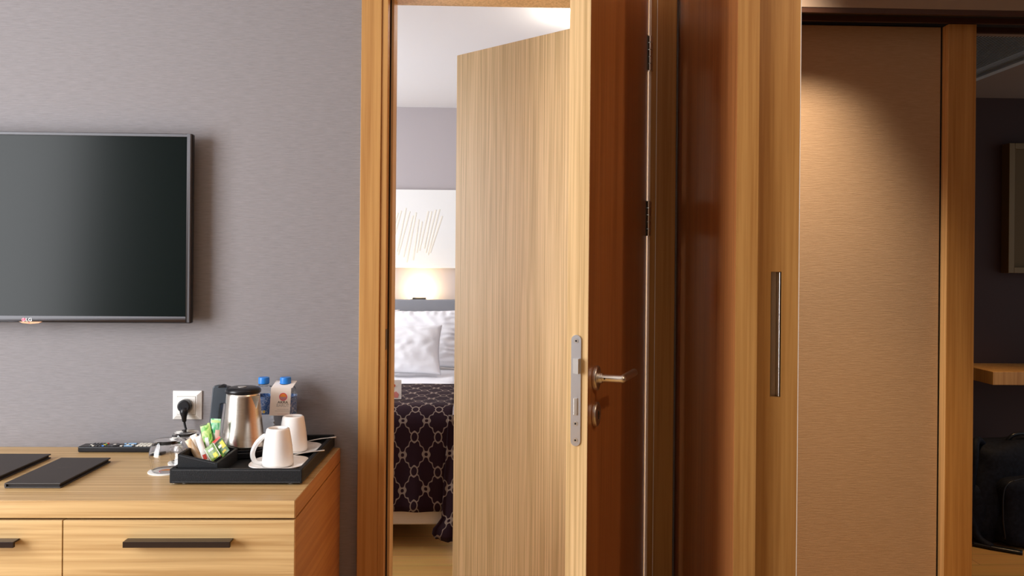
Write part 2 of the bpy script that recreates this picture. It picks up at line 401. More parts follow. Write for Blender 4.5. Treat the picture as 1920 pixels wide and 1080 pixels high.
while x > -.62:
    box(bm, x-.0035, x, .006, GY1-GY0-.01, -.001, .001); x -= .014
obj('vent_slats', bm, alu, vent)
obj('vent_backing', B(-.64, 0, 0, GY1-GY0, .03, .04), black_gap, vent)
# desk shelf
dk = at(1862, 697, 4.0); dkb = at(1862, 722, 4.0)
tag(obj('desk_shelf', B(dk.x, 3.6, 4.0, 4.349, dkb.z, dk.z), honey, bevel=.002), 'orange brown wooden shelf above the dark backpack', 'shelf')
wp = at(1893, 268, 4.28); wq = at(1893, 512, 4.28)
wf = thing('wall_picture', 'dim ochre framed picture on the dark entry wall above the wooden shelf', 'picture', (wp.x, 4.348, wq.z))
HH = wp.z-wq.z
bm = BM(); box(bm, 0, .03, -.068, 0, 0, HH); box(bm, .57, .6, -.068, 0, 0, HH); box(bm, .03, .57, -.068, 0, 0, .03); box(bm, .03, .57, -.068, 0, HH-.03, HH)
obj('picture_frame', bm, mat('dull gold', (.20, .12, .04), .5, .2), wf, bevel=.002)
obj('picture_panel', B(.03, .57, -.05, -.01, .03, HH-.03), mat('ochre canvas', (.14, .085, .03), .8), wf)

# backpack
def blob(bm, cx, cy, cz, sx, sy, sz, e=4.0, nu=40, nv=24, wob=0, seed=0):
    def sgp(v, p): return math.copysign(abs(v)**p, v)
    g = []
    for j in range(nv+1):
        v = -PI/2+PI*j/nv; row = []
        for i in range(nu):
            u = 2*PI*i/nu
            x = sgp(math.cos(v), 2/e)*sgp(math.cos(u), 2/e); y = sgp(math.cos(v), 2/e)*sgp(math.sin(u), 2/e); z = sgp(math.sin(v), 2/e)
            p = Vector((cx+x*sx, cy+y*sy, cz+z*sz))
            if wob: p += Vector((x, y, z))*wob*noise.noise(p*9+Vector((seed, 0, 0)))
            row.append(p)
        g.append(row)
    vs = [[bm.verts.new(p) for p in row] for row in g[1:-1]]
    a = bm.verts.new(g[0][0]); z = bm.verts.new(g[-1][0])
    for r0, r1 in zip(vs, vs[1:]):
        for i in range(nu): bm.faces.new((r0[i], r0[(i+1) % nu], r1[(i+1) % nu], r1[i]))
    for i in range(nu):
        bm.faces.new((a, vs[0][(i+1) % nu], vs[0][i])); bm.faces.new((z, vs[-1][i], vs[-1][(i+1) % nu]))
    return bm
navy = mat('dark navy nylon', (.016, .019, .028), .7, Specular_IOR_Level=.15); noise_mix(navy, (.003, .0035, .006), (.009, .011, .018), 60, bump=.5)
bx, by = 2.425, 3.885
bp = thing('backpack', 'black and navy backpack standing on the entry floor under the shelf', 'backpack', (bx, by, 0))
obj('main_compartment', blob(BM(), 0, .12, .235, .215, .13, .235, 4.5, wob=.03), navy, bp, smooth=True)
obj('front_pocket', blob(BM(), .03, .0, .17, .145, .07, .155, 4.5, wob=.03, seed=3), navy, bp, smooth=True)
obj('side_pocket', blob(BM(), -.19, .08, .15, .045, .08, .13, 4, wob=.02, seed=5), navy, bp, smooth=True)
obj('top_handle', T(smoothpath([(-.01, .1, .455), (.02, .09, .495), (.08, .09, .50), (.12, .1, .458)], 6), .009, 10), plastic_b, bp, smooth=True)
obj('shoulder_strap', T(smoothpath([(-.13, .08, .455), (-.17, .05, .48), (-.2, .02, .47), (-.215, 0, .4), (-.222, .02, .2), (-.2, -.0, .05), (-.16, -.05, .012)], 6), .017, 10), navy, bp, smooth=True)
obj('strap_end', T(smoothpath([(-.22, .0, .012), (-.15, -.06, .012), (-.06, -.12, .010)], 6), .009, 10, sx=1.8), plastic_b, bp, smooth=True)
zp = []
obj('zip_seam', T(smoothpath([(-.10, -.055, .05), (-.115, -.06, .16), (-.10, -.055, .29), (.0, -.05, .325), (.12, -.05, .31)], 8), .004, 8), plastic_b, bp, smooth=True)
obj('zip_pull', B(.085, .10, -.079, -.073, .235, .241), mat('red zip pull', (.6, .05, .03), .5), bp)['label'] = 'small red zip pull'

# ------------------------------------------------------------------ bedroom
# white art panel with relief sticks
pa = at(742, 355, 5.95); pb = at(742, 502, 5.95)
art = thing('wall_panel', 'white wall panel with slanted white relief sticks above the headboard', 'wall art', (-.52, 5.97, pb.z))
PH = pa.z-pb.z
artw = mat('white lacquer', (.86, .85, .82), .5)
obj('panel_board', B(-1.0, .75, -.02, .028, 0, PH), artw, art, bevel=.002)
tops = [(722, 400), (731, 399), (746, 399), (752, 395), (761, 390), (768, 396), (774, 404), (780, 398), (785, 411), (791, 415), (803, 396), (809, 396), (817, 393), (824, 392), (829, 405)]
bots = [(700, 462), (712, 470), (722, 478), (732, 468), (744, 472), (746, 478), (756, 482), (762, 492), (774, 488), (781, 474), (786, 470), (795, 466), (798, 474), (802, 478), (806, 474)]
ivory = mat('ivory stick', (.84, .79, .69), .6)
for (a, b_) in zip(tops, bots):
    p = at(*a, 5.94)-Vector((-.52, 5.97, pb.z)); q = at(*b_, 5.94)-Vector((-.52, 5.97, pb.z))
    obj('relief_stick', T([(p.x, -.0085, p.z), (q.x, -.0085, q.z)], .0140, 10), ivory, art)
hb = at(742, 561, 5.86)
hbm = mat('grey upholstery', (.26, .265, .29), .8)
tag(obj('headboard', B(-1.75, .55, 5.86, 5.94, .0, hb.z), hbm, bevel=.012, seg=3), 'long grey upholstered headboard behind the white pillows', 'headboard')
lx = at(787, 560, 5.93)
rd = thing('reading_lamp', 'small glowing lamp on top of the grey headboard', 'lamp', (lx.x, 5.90, hb.z))
obj('lamp_base', B(-.045, .045, -.03, .03, 0, .012), mat('dark lamp base', (.1, .09, .08), .4, .5), rd, bevel=.003)
em = mat('warm glow', (1, .8, .5), .5); em.node_tree.nodes['Principled BSDF'].inputs['Emission Color'].default_value = (1, .66, .30, 1); em.node_tree.nodes['Principled BSDF'].inputs['Emission Strength'].default_value = 9
obj('lamp_lens', PR(disc(.028, 0, 0, 24), .01, 'Z', .012), em, rd)
point('reading_lamp_light', (lx.x, 5.93, hb.z+.055), 3.6, (1, .74, .42), .03)

# bed
BX0, BX1 = -2.0, -.215
bf = atz(780, 985, .10); BY0 = bf.y
TOP = .615
bz1 = at(780, 955, BY0).z
bed = thing('bed', 'cream based bed with white sheet seen through the open doors', 'bed', (0, 0, 0))
creamw = mat('cream lacquer', (.72, .62, .50), .5)
obj('bed_base', B(BX0, BX1-.01, BY0+.004, 5.80, .10, bz1+.05), creamw, bed, bevel=.01)
for (x_, y_) in ((-1.9, BY0+.5), (BX1-.25, BY0+.7), (-1.9, 5.6), (BX1-.15, 5.6)):
    obj('leg', B(x_-.03, x_+.03, y_-.03, y_+.03, 0, .10), plastic_b, bed)
sheet = mat('white linen', (.86, .85, .87), .85)
def cloth_top(x0, x1, y0, y1, z, th, nx, ny, amp, freq, seed=0, e=.05):
    bm = BM(); V = []
    for j in range(ny+1):
        row = []
        for i in range(nx+1):
            x = x0+(x1-x0)*i/nx; y = y0+(y1-y0)*j/ny
            d = min(x-x0, x1-x, y-y0, y1-y)
            zz = z-(e*(1-min(d/e, 1))**2)*.5+amp*noise.noise(Vector((x*freq, y*freq, seed)))
            row.append(bm.verts.new((x, y, zz)))
        V.append(row)
    for j in range(ny):
        for i in range(nx): bm.faces.new((V[j][i], V[j][i+1], V[j+1][i+1], V[j+1][i]))
    r = bmesh.ops.extrude_face_region(bm, geom=bm.faces[:]); vs = [g for g in r['geom'] if isinstance(g, bmesh.types.BMVert)]
    for v in vs: v.co.z = z-th
    return bm
obj('mattress', cloth_top(BX0+.005, BX1-.015, BY0+.012, 5.80, TOP-.03, TOP-.03-bz1-.052, 60, 60, 0, 3), sheet, bed, smooth=False)
obj('top_sheet', cloth_top(BX0+.0, BX1-.01, BY0+.5, 5.78, TOP-.003, .03, 80, 80, .008, 7), sheet, bed, smooth=True)
# patterned throw
th = mat('aubergine lattice weave', (.03, .012, .018), .8); n, l, b = nodes(th)
b.inputs['Specular IOR Level'].default_value = .15
tc = n.new('ShaderNodeTexCoord'); sx = n.new('ShaderNodeSeparateXYZ'); l.new(tc.outputs['Object'], sx.inputs[0])
def mth(op, a, b2=None, c=None):
    q = n.new('ShaderNodeMath'); q.operation = op
    for i, v in enumerate((a, b2, c)):
        if v is None: continue
        if isinstance(v, (int, float)): q.inputs[i].default_value = v
        else: l.new(v, q.inputs[i])
    return q.outputs[0]
u = mth('MULTIPLY', sx.outputs[0], 2*PI/.106)
v = mth('MULTIPLY', mth('ADD', mth('SUBTRACT', sx.outputs[2], mth('MULTIPLY', sx.outputs[1], -1.0)), -BY0), 2*PI/.16)
cu_, cv_ = mth('COSINE', u), mth('COSINE', v)
g0 = mth('ADD', cu_, cv_)
u3 = mth('MULTIPLY', u, 3); v3 = mth('MULTIPLY', v, 3)
wob = mth('MULTIPLY', mth('MULTIPLY', mth('COSINE', u3), mth('COSINE', v3)), .42)
g1 = mth('ADD', g0, wob)
lat = mth('LESS_THAN', mth('ABSOLUTE', g1), .20)
# small rings on the crossings
us = mth('MULTIPLY', u, 1.0); 
su, sv = mth('COSINE', mth('MULTIPLY', u, 2)), mth('COSINE', mth('MULTIPLY', v, 2))
# crossing points: (0, pi) and (pi, 0): distance field from product
q1 = mth('SUBTRACT', cu_, cv_)                        # +-2 at the crossings
aq = mth('MULTIPLY', q1, -1)
ring = mth('LESS_THAN', mth('ABSOLUTE', mth('SUBTRACT', aq, 1.58)), .12)
inside = mth('GREATER_THAN', aq, 1.62)
pat = mth('MAXIMUM', mth('MULTIPLY', lat, mth('SUBTRACT', 1, inside)), ring)
mxn = n.new('ShaderNodeMix'); mxn.data_type = 'RGBA'; l.new(pat, mxn.inputs[0])
mxn.inputs[6].default_value = (.018, .005, .009, 1); mxn.inputs[7].default_value = (.24, .18, .145, 1)
l.new(mxn.outputs[2], b.inputs['Base Color'])
TY1 = atz(790, 726, TOP).y
TXR = BX1+.012
bm = BM(); V = []
NX = 120
prof = []
for k in range(15): prof.append((TY1+(BY0+.07-TY1)*k/14, TOP+.012))
for k in range(1, 9):
    a = PI/2*k/8; prof.append((BY0+.07-.085*math.sin(a), TOP+.012-.085*(1-math.cos(a))))
zlow = bz1-.004
for k in range(1, 13): prof.append((BY0-.015-.006*k/12, TOP-.073+(zlow-TOP+.073)*k/12))
for j, (y, z) in enumerate(prof):
    row = []
    for i in range(NX+1):
        x = BX0+(TXR-BX0)*i/NX; f_ = max(0, (j-22)/12)
        row.append(bm.verts.new((x, y+.012*f_*math.sin(x*23)+.004*f_*math.sin(x*57), z+.004*noise.noise(Vector((x*5, y*5, 1))))))
    V.append(row)
for j in range(len(V)-1):
    for i in range(NX): bm.faces.new((V[j][i], V[j][i+1], V[j+1][i+1], V[j+1][i]))
tr = thing('bed_throw', 'dark aubergine bed throw with pale lattice pattern across the bed foot', 'throw')
o = obj('throw_cloth', bm, th, tr, smooth=True); sm = o.modifiers.new('s', 'SOLIDIFY'); sm.thickness = .008; sm.offset = 1
# corner drape: the side overhang gathered at the corner and falling lower
bm = BM(); V = []
x_l = at(826, 820, BY0-.03).x
for j in range(25):
    t = j/24; row = []
    z = TOP-.01-(TOP-.035)*t
    for i in range(29):
        s_ = i/28
        x0 = x_l+.035*(1-t)+.0*t - (.045 if t > .82 else 0)*(1-abs(t-.9)/.1 if t > .8 else 0)*max(0, 1-s_*3)
        x = x0+(.26)*s_; y = BY0-.035-.030*t+.022*(.3+t)*math.sin(s_*14+1.3)+.26*s_*.35
        row.append(bm.verts.new((x, y, z if not (j == 24) else z+.05*max(0, .6-s_)+.012*math.sin(s_*9))))
    V.append(row)
for j in range(24):
    for i in range(28): bm.faces.new((V[j][i], V[j][i+1], V[j+1][i+1], V[j+1][i]))
o = obj('corner_drape', bm, th, tr, smooth=True); sm = o.modifiers.new('s', 'SOLIDIFY'); sm.thickness = .006
# pillows
def pillow(name, label, w_, h_, t_, loc, rx, rz=0, ruffle=0, seed=0, group=None, m=sheet):
    bm = BM(); N = 56
    def pt(u, v, s):
        e = (max(0, 1-abs(u)**2.6)*max(0, 1-abs(v)**2.6))**.42
        pinch = 1-.07*(1-abs(u))*(abs(v)**2)-.05*(1-abs(v))*(abs(u)**2)
        x = u*w_/2*(1-.06*(1-v*v)*0-.05*(1-v*v)*abs(u)); z = v*h_/2*(1-.07*(1-u*u)*abs(v))
        wr = .012*noise.noise(Vector((u*2.2+seed, v*2.2, seed)))+.006*noise.noise(Vector((u*7+seed, v*5, 2)))
        if ruffle: wr += ruffle*math.sin(v*34+4*noise.noise(Vector((u*3, v*3, seed))))*max(0, abs(u)-.55)*1.5+ruffle*math.sin(u*40)*max(0, v-.7)*2
        return (x, s*(e*t_/2+.004)+wr*min(1, e*2), z+h_/2)
    for s in (-1, 1):
        V = [[bm.verts.new(pt(-1+2*i/N, -1+2*j/N, s)) for i in range(N+1)] for j in range(N+1)]
        for j in range(N):
            for i in range(N): bm.faces.new((V[j][i], V[j][i+1], V[j+1][i+1], V[j+1][i]))
    bmesh.ops.remove_doubles(bm, verts=bm.verts[:], dist=.0005)
    o = obj(name, bm, m, None, smooth=True); o.location = loc; o.rotation_euler = (rx, 0, rz)
    e_ = o.modifiers.new('e', 'SOLIDIFY'); e_.thickness = .001
    return tag(o, label, 'pillow', group)
p1 = at(826, 710, 4.98)
pillow('pillow', 'smooth white pillow standing in front of the gathered pillow', .62, .30, .15, (p1.x-.31, 5.02, TOP+.012), -.32, .02, seed=1)
p2 = at(862, 705, 5.4)
pillow('pillow', 'white gathered pillow leaning behind the smooth one at right', .66, .375, .16, (p2.x-.31, 5.36, TOP+.01), -.30, -.03, ruffle=.010, seed=4)
pillow('pillow', 'white pillow at the left, mostly hidden, leaning on the headboard', .62, .35, .15, (p2.x-.72, 5.60, TOP+.01), -.15, .03, ruffle=.004, seed=8)
# tent card on the throw
c0 = at(739, 757, 4.05); c1 = at(752, 724, 4.05)
paper = mat('cream card', (.93, .86, .79), .7)
tk = thing('tent_card', 'cream folded card with red print standing on the dark throw', 'card', (c1.x-.045, 4.06, TOP+.025), .1)
cw, ch = .09, .088
bm = BM(); prism(bm, [(0, 0), (-.0015, 0), (.0185, ch), (.02, ch)], cw, 'X', -cw/2)
prism(bm, [(.042, 0), (.0435, 0), (.0215, ch), (.02, ch)], cw, 'X', -cw/2)
for v_ in bm.verts: v_.co.x, v_.co.y = v_.co.x, v_.co.y
obj('folded_card', bm, paper, tk)
redp = mat('red print', (.70, .12, .08), .6)
bm = PR(disc(.007, .01, .062, 16), .0006, 'Y', 0); 
for v_ in bm.verts: v_.co.y += -.0012+.0195*(v_.co.z/ch)*.97-.002
obj('printed_mark', bm, redp, tk)
bm = PR([(.0, .008), (.03, .006), (.034, .022), (.02, .036), (.006, .028)], .0006, 'Y', 0)
for v_ in bm.verts: v_.co.y += -.0012+.0195*(v_.co.z/ch)*.97-.002
obj('printed_mark', bm, mat('pink print', (.75, .25, .22), .6), tk)

# ------------------------------------------------------------------ television
TY = 2.40
ta = at(357.5, 251, TY); tb_ = at(357.5, 605, TY)
TW, TH = .965, ta.z-tb_.z
tv = thing('television', 'large flat television with grey bezel mounted on the grey wall', 'television', (ta.x-TW/2, TY, tb_.z))
bez = mat('grey bezel', (.10, .105, .12), .5)
bw, bb = .0085, .0165
bm = BM(); box(bm, -TW/2, -TW/2+bw, 0, .010, 0, TH); box(bm, TW/2-bw, TW/2, 0, .010, 0, TH); box(bm, -TW/2+bw, TW/2-bw, 0, .010, 0, bb); box(bm, -TW/2+bw, TW/2-bw, 0, .010, TH-bw, TH)
bmesh.ops.remove_doubles(bm, verts=bm.verts[:], dist=1e-6)
obj('bezel', bm, bez, tv, bevel=.0012)
obj('back_shell', B(-TW/2-.002, TW/2+.002, .010, .030, -.003, TH+.002), plastic_b, tv, bevel=.004)
obj('rear_housing', B(-TW/2+.12, TW/2-.12, .030, .059, .06, TH-.12), plastic_b, tv, bevel=.006)
scr = mat('dark glossy screen', (.004, .007, .0065), .2, Specular_IOR_Level=.13)
obj('screen', B(-TW/2+bw, TW/2-bw, .004, .009, bb, TH-bw), scr, tv)
lgp = at(53.5, 599.5, TY)-tv.location
wht = mat('white print', (.9, .9, .9), .4); lgr = mat('crimson mark', (.72, .02, .10), .4)
text('brand_letters', 'LG', .0125, (lgp.x+.001, -.0004, lgp.z), (PI/2, 0, 0), wht, tv, sx=1.2)
mk = obj('brand_mark', PR(disc(.0052, lgp.x-.0135, lgp.z, 24), .0006, 'Y', -.0006), lgr, tv)
bm = BM(); cx_, cz_ = lgp.x-.0135, lgp.z
ringp = [(cx_+.0043*math.cos(a), cz_+.0043*math.sin(a)) for a in [math.radians(60+k*15) for k in range(20)]]
tube(bm, [(p[0], -.0007, p[1]) for p in ringp], .0004, 6); tube(bm, [(cx_+.0003, -.0007, cz_+.0022), (cx_+.0003, -.0007, cz_-.0018), (cx_+.002, -.0007, cz_-.0018)], .0004, 6)
obj('mark_outline', bm, wht, mk)
bm = PR([(lgp.x-.034, .003), (lgp.x+.042, .003), (lgp.x+.026, -.0045), (lgp.x+.004, -.0065), (lgp.x-.018, -.0045)], .012, 'Y', .002)
obj('standby_lens', bm, mat('amber lens', (.55, .22, .05), .3), tv)['label'] = 'amber standby lens under the bezel'
obj('standby_light', PR(disc(.0015, lgp.x+.0, -.0028, 10), .0006, 'Y', .0014), mat('red dot', (.9, .05, .08), .4), tv)
obj('wall_bracket', B(-.1, .1, .059, .0598, .15, .35), plastic_b, tv)

# ------------------------------------------------------------------ wall socket with plug
sc = at(350.3, 760, W-.008)
so = thing('wall_socket', 'white square wall socket behind the inverted glasses', 'socket', (sc.x, W, sc.z))
def frame_bevel(bm, a, b_, y0, y1, c):
    # square frame: outer half a at y0, chamfer to half b at y1, inner opening half c
    rings = []
    for (h, y) in ((a, y0), (a, y0-.0035), (b_, y1), (c, y1), (c, y0-.003)):
        rings.append([bm.verts.new((sx_*h, y, sz_*h)) for sx_, sz_ in ((-1, -1), (1, -1), (1, 1), (-1, 1))])
    for r0, r1 in zip(rings, rings[1:]):
        for k in range(4): bm.faces.new((r0[k], r0[(k+1) % 4], r1[(k+1) % 4], r1[k]))
    bm.faces.new(rings[0]); return bm
obj('cover_plate', frame_bevel(BM(), .0405, .029, -.0005, -.011, .0262), plastic_w, so)
bm = BM(); box(bm, -.0255, .0255, -.0125, -.004, -.0255, .0255); obj('socket_insert', bm, plastic_w, so, bevel=.001)
obj('socket_well', PR(disc(.0205, 0, 0, 32), .0012, 'Y', -.0137), mat('socket grey', (.5, .49, .46), .4), so)
pg = thing('power_plug', 'black kettle plug pushed into the white wall socket', 'plug', (sc.x+.0, W-.0138, sc.z))
bm = BM(); prism(bm, disc(.018, 0, .001, 32), -.022, 'Y', 0)
obj('plug_body', bm, plastic_b, pg, bevel=.004, seg=3)
bm = T([(0, -.014, -.004), (0, -.016, -.018), (.0005, -.016, -.028), (.001, -.015, -.042)], [.0125, .011, .0075, .0055], 16)
obj('strain_relief', bm, plastic_b, pg, smooth=True)
kx, ky, kz0 = None, None, None

# ------------------------------------------------------------------ dresser
DZ = .761; DY0 = 1.917; DXR = -.4495
dr = thing('dresser', 'light oak dresser with dark bar handles below the television', 'dresser', (-1.05, 2.19, 0))
def loc2(x, y): return x+1.05, y-2.19
XL = -1.62
def dbox(x0, x1, y0, y1, z0, z1): return B(x0+1.05, x1+1.05, y0-2.19, y1-2.19, z0, z1)
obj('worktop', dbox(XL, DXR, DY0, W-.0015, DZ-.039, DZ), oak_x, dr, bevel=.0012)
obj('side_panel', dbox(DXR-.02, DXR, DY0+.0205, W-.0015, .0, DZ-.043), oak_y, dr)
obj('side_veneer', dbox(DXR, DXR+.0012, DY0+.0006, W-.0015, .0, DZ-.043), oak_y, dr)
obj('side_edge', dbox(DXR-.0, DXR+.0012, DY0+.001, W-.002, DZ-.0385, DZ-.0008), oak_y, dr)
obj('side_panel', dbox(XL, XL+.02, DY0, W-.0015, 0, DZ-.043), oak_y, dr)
obj('carcass', dbox(XL+.02, DXR-.021, DY0+.022, W-.0015, .02, DZ-.0395), mat('dark recess', (.06, .03, .015), .7), dr)
dx = at(117.5, 1000, DY0).x
hw_m = mat('dark bronze handle', (.030, .022, .022), .18, .4)
def drawer(x0, x1, z0, z1):
    d_ = obj('drawer_front', dbox(x0, x1, DY0, DY0+.02, z0, z1), oak_x, dr, bevel=.0008); return d_
def handle(d_, x0, x1, zc):
    bm = BM(); box(bm, x0+1.05, x1+1.05, DY0-2.19-.026, DY0-2.19-.018, zc-.0065, zc+.0065)
    box(bm, x0+1.05, x1+1.05, DY0-2.19-.018, DY0-2.19-.0002, zc+.0025, zc+.0065)
    obj('drawer_handle', bm, hw_m, d_, bevel=.0006)
ZD1 = DZ-.044; hz_ = at(331, 1021.5, DY0-.025).z
ha = at(230, 1021, DY0-.025).x; hb_ = at(431, 1023, DY0-.025).x
for k in range(3):
    z1_ = ZD1-k*.235; z0_ = z1_-.232
    d_ = drawer(dx+.0012, DXR-.0002, z0_, z1_); handle(d_, ha, hb_, hz_-k*.235)
    d_ = drawer(XL+.001, dx-.0012, z0_, z1_); e = at(25, 1018, DY0-.025).x; handle(d_, e-.24, e, hz_-k*.235)

# ------------------------------------------------------------------ folders
fold_m = mat('dark brown leather cover', (.030, .023, .020), .5); noise_mix(fold_m, (.022, .017, .015), (.045, .036, .032), 900, bump=.3)
def folder(label, x0, x1, y0, y1):
    w_, d_ = x1-x0, y1-y0
    f_ = thing('leather_folder', label, 'folder', ((x0+x1)/2, (y0+y1)/2, DZ+.0004), 0, None)
    bm = BM(); box(bm, -w_/2, w_/2, -d_/2, d_/2, 0, .0032); obj('cover', bm, fold_m, f_, bevel=.001)
    bm = BM(); box(bm, -w_/2, w_/2, -d_/2, d_/2, .0088, .012); obj('cover', bm, fold_m, f_, bevel=.001)
    bm = BM(); box(bm, -w_/2, -w_/2+.004, -d_/2, d_/2, .0032, .0088); obj('spine', bm, fold_m, f_)
    bm = BM(); box(bm, -w_/2+.004, w_/2-.004, -d_/2+.004, d_/2-.004, .0034, .0085); obj('pages', bm, mat('dark inner lining', (.02, .015, .014), .8), f_)
    return f_
f1 = folder('dark leather folder lying right of its twin in front of the remote', -1.143, -1.0145, 2.017, 2.275)
bm = BM()
for k in range(8): box(bm, -.020+k*.0052, -.0168+k*.0052, .015, .019, .012, .0122)
obj('embossed_mark', bm, mat('embossing', (.055, .045, .04), .5), f1)
folder('dark leather folder at the left end of the dresser cut by the frame', -1.37, -1.191, 2.075, 2.318)

# ------------------------------------------------------------------ remote control
rc = thing('remote_control', 'long black remote control lying near the wall behind the glasses', 'remote control', (-1.155, 2.3865, DZ+.0003), 0)
obj('body', B(0, .225, 0, .044, 0, .0165), plastic_b, rc, bevel=.004, seg=3)
dkb_m = mat('dark button', (.05, .05, .055), .4); ltb = mat('cream button', (.72, .70, .62), .5); blu = mat('light blue button', (.25, .45, .70), .5)
def btn(x, y, w_, d_, m): obj('button', B(x-w_/2, x+w_/2, y-d_/2, y+d_/2, .0165, .0185), m, rc)
for i in range(4):
    for j in range(4): btn(.030+i*.009, .008+j*.0095, .005, .006, [dkb_m, ltb][(i+j) % 4 == 1 and j < 2])
for j, c in enumerate(((.05, .25, .75), (.85, .60, .03), (.03, .45, .12), (.75, .03, .04))):
    btn(.066, .008+j*.0095, .006, .0065, mat('colour button %d' % j, c, .4))
obj('navigation_ring', PR(disc(.015, .092, .022, 24), .0015, 'Z', .0165), dkb_m, rc)
btn(.092, .022, .007, .007, ltb); btn(.116, .007, .006, .006, ltb); btn(.116, .036, .006, .006, blu)
btn(.135, .007, .022, .006, blu); btn(.135, .037, .022, .006, blu); btn(.128, .022, .007, .006, ltb); btn(.141, .022, .007, .006, ltb)
for i in range(5):
    for j in range(4): btn(.160+i*.0105, .007+j*.010, .008, .0072, ltb)

# ------------------------------------------------------------------ glasses on coasters
glass = mat('clear glass', (1, 1, 1), .0); gb = glass.node_tree.nodes['Principled BSDF']
gb.inputs['Transmission Weight'].default_value = 1; gb.inputs['IOR'].default_value = 1.46
orange = mat('orange print', (.85, .30, .05), .5); crim = mat('crimson print', (.75, .04, .10), .5); greyp = mat('grey print', (.45, .42, .45), .5)
def coaster(label, x, y, rz):
    c_ = thing('paper_coaster', label, 'coaster', (x, y, DZ+.0003), rz, 'round paper coasters')
    obj('coaster_disc', L([(.0448, 0), (.045, .0006), (.045, .0022), (.0446, .0026)], seg=56), mat('white pulp', (.85, .83, .80), .8), c_)
    obj('crimson_ring', PR(disc(.0185, 0, 0, 40), .0002, 'Z', .0026), crim, c_)
    obj('orange_half', PR(disc(.0160, 0, 0, 30, 0, PI, False), .0002, 'Z', .0028), orange, c_)
    obj('grey_half', PR(disc(.0160, 0, 0, 30, PI, 2*PI, False), .0002, 'Z', .0028), greyp, c_)
    return c_
def tumbler(label, x, y):
    H_ = .0775
    outer = [(.0350, 0), (.0365, .004), (.0400, .018), (.0425, .032), (.0430, .040), (.0418, .050), (.0385, .061), (.0345, .070), (.0325, .0745), (.0305, H_)]
    inner = [(.0285, H_-.008), (.0325, H_-.0125), (.0370, .058), (.0405, .047), (.0415, .039), (.0410, .031), (.0385, .018), (.0352, .004), (.0340, 0)]
    bm = BM(); rings = []
    for r, z in outer+[(.0, H_)]+[(0, H_-.008)]+inner:
        if r == 0: rings.append([bm.verts.new((0, 0, z-.0015 if z == H_ else z))]); continue
        rings.append([bm.verts.new((r*math.cos(2*PI*k/64), r*math.sin(2*PI*k/64), z)) for k in range(64)])
    for a, b_ in zip(rings, rings[1:]+[rings[0]]):
        for k in range(64):
            if len(a) == 1 and len(b_) == 1: break
            if len(a) == 1: bm.faces.new((a[0], b_[(k+1) % 64], b_[k]))
            elif len(b_) == 1: bm.faces.new((a[k], a[(k+1) % 64], b_[0]))
            else: bm.faces.new((a[k], a[(k+1) % 64], b_[(k+1) % 64], b_[k]))
    o = obj('glass_tumbler', bm, glass, None, smooth=True, loc=(x, y, DZ+.0036)); return tag(o, label, 'glass', 'upturned glass tumblers')
g1 = atz(313, 882, DZ+.003); g2 = atz(346, 867, DZ+.003)
g2.y += .012
coaster('white round coaster with red logo, the nearer and more visible one', g1.x, g1.y, .1)
coaster('white round coaster further back, mostly hidden by the black tray', g2.x, g2.y, .3)
tumbler('upturned clear glass nearer the camera, left of the black tray', g1.x, g1.y)
tumbler('upturned clear glass behind the other one, under the wall socket', g2.x, g2.y)

# ------------------------------------------------------------------ tray
TX0, TX1, TY0_, TY1_ = -.7755, -.4635, 2.047, 2.452
ty = thing('serving_tray', 'black stitched leather tray on the right end of the dresser', 'tray', ((TX0+TX1)/2, (TY0_+TY1_)/2, DZ))
hx, hy = (TX1-TX0)/2, (TY1_-TY0_)/2
TB = .0042; TT = .0385; wl = .011
obj('tray_base', B(-hx+wl, hx-wl, -hy+wl, hy-wl, TB, TB+.0135), leather, ty)
def rim(bm, h0x, h0y, t, z0, z1):
    box(bm, -h0x, h0x, -h0y, -h0y+t, z0, z1); box(bm, -h0x, h0x, h0y-t, h0y, z0, z1)
    box(bm, -h0x, -h0x+t, -h0y+t, h0y-t, z0, z1); box(bm, h0x-t, h0x, -h0y+t, h0y-t, z0, z1); return bm
bm = rim(BM(), hx, hy, wl, TB, TT); obj('tray_rim', bm, leather, ty, bevel=.002, seg=3)
st = mat('grey thread', (.16, .17, .18), .7)
for z_ in (TB+.0030, TT-.0036):
    bm = BM(); k = -hx+.006
    while k < hx-.006: box(bm, k, k+.0022, -hy-.0003, -hy+.0004, z_, z_+.0006); k += .0036
    obj('stitch_row', bm, st, ty)
    bm = BM(); k = -hy+.006
    while k < hy-.006: box(bm, hx-.0004, hx+.0003, k, k+.0022, z_, z_+.0006); k += .0036
    obj('stitch_row', bm, st, ty)
for sx_ in (-1, 1):
    for sy_ in (-1, 1):
        obj('foot', L([(.006, 0), (.007, .001), (.007, TB)], sx_*(hx-.03), sy_*(hy-.02), 16), mat('clear foot', (.6, .6, .6), .3), ty)
TF = DZ+TB+.0138      # tray floor surface

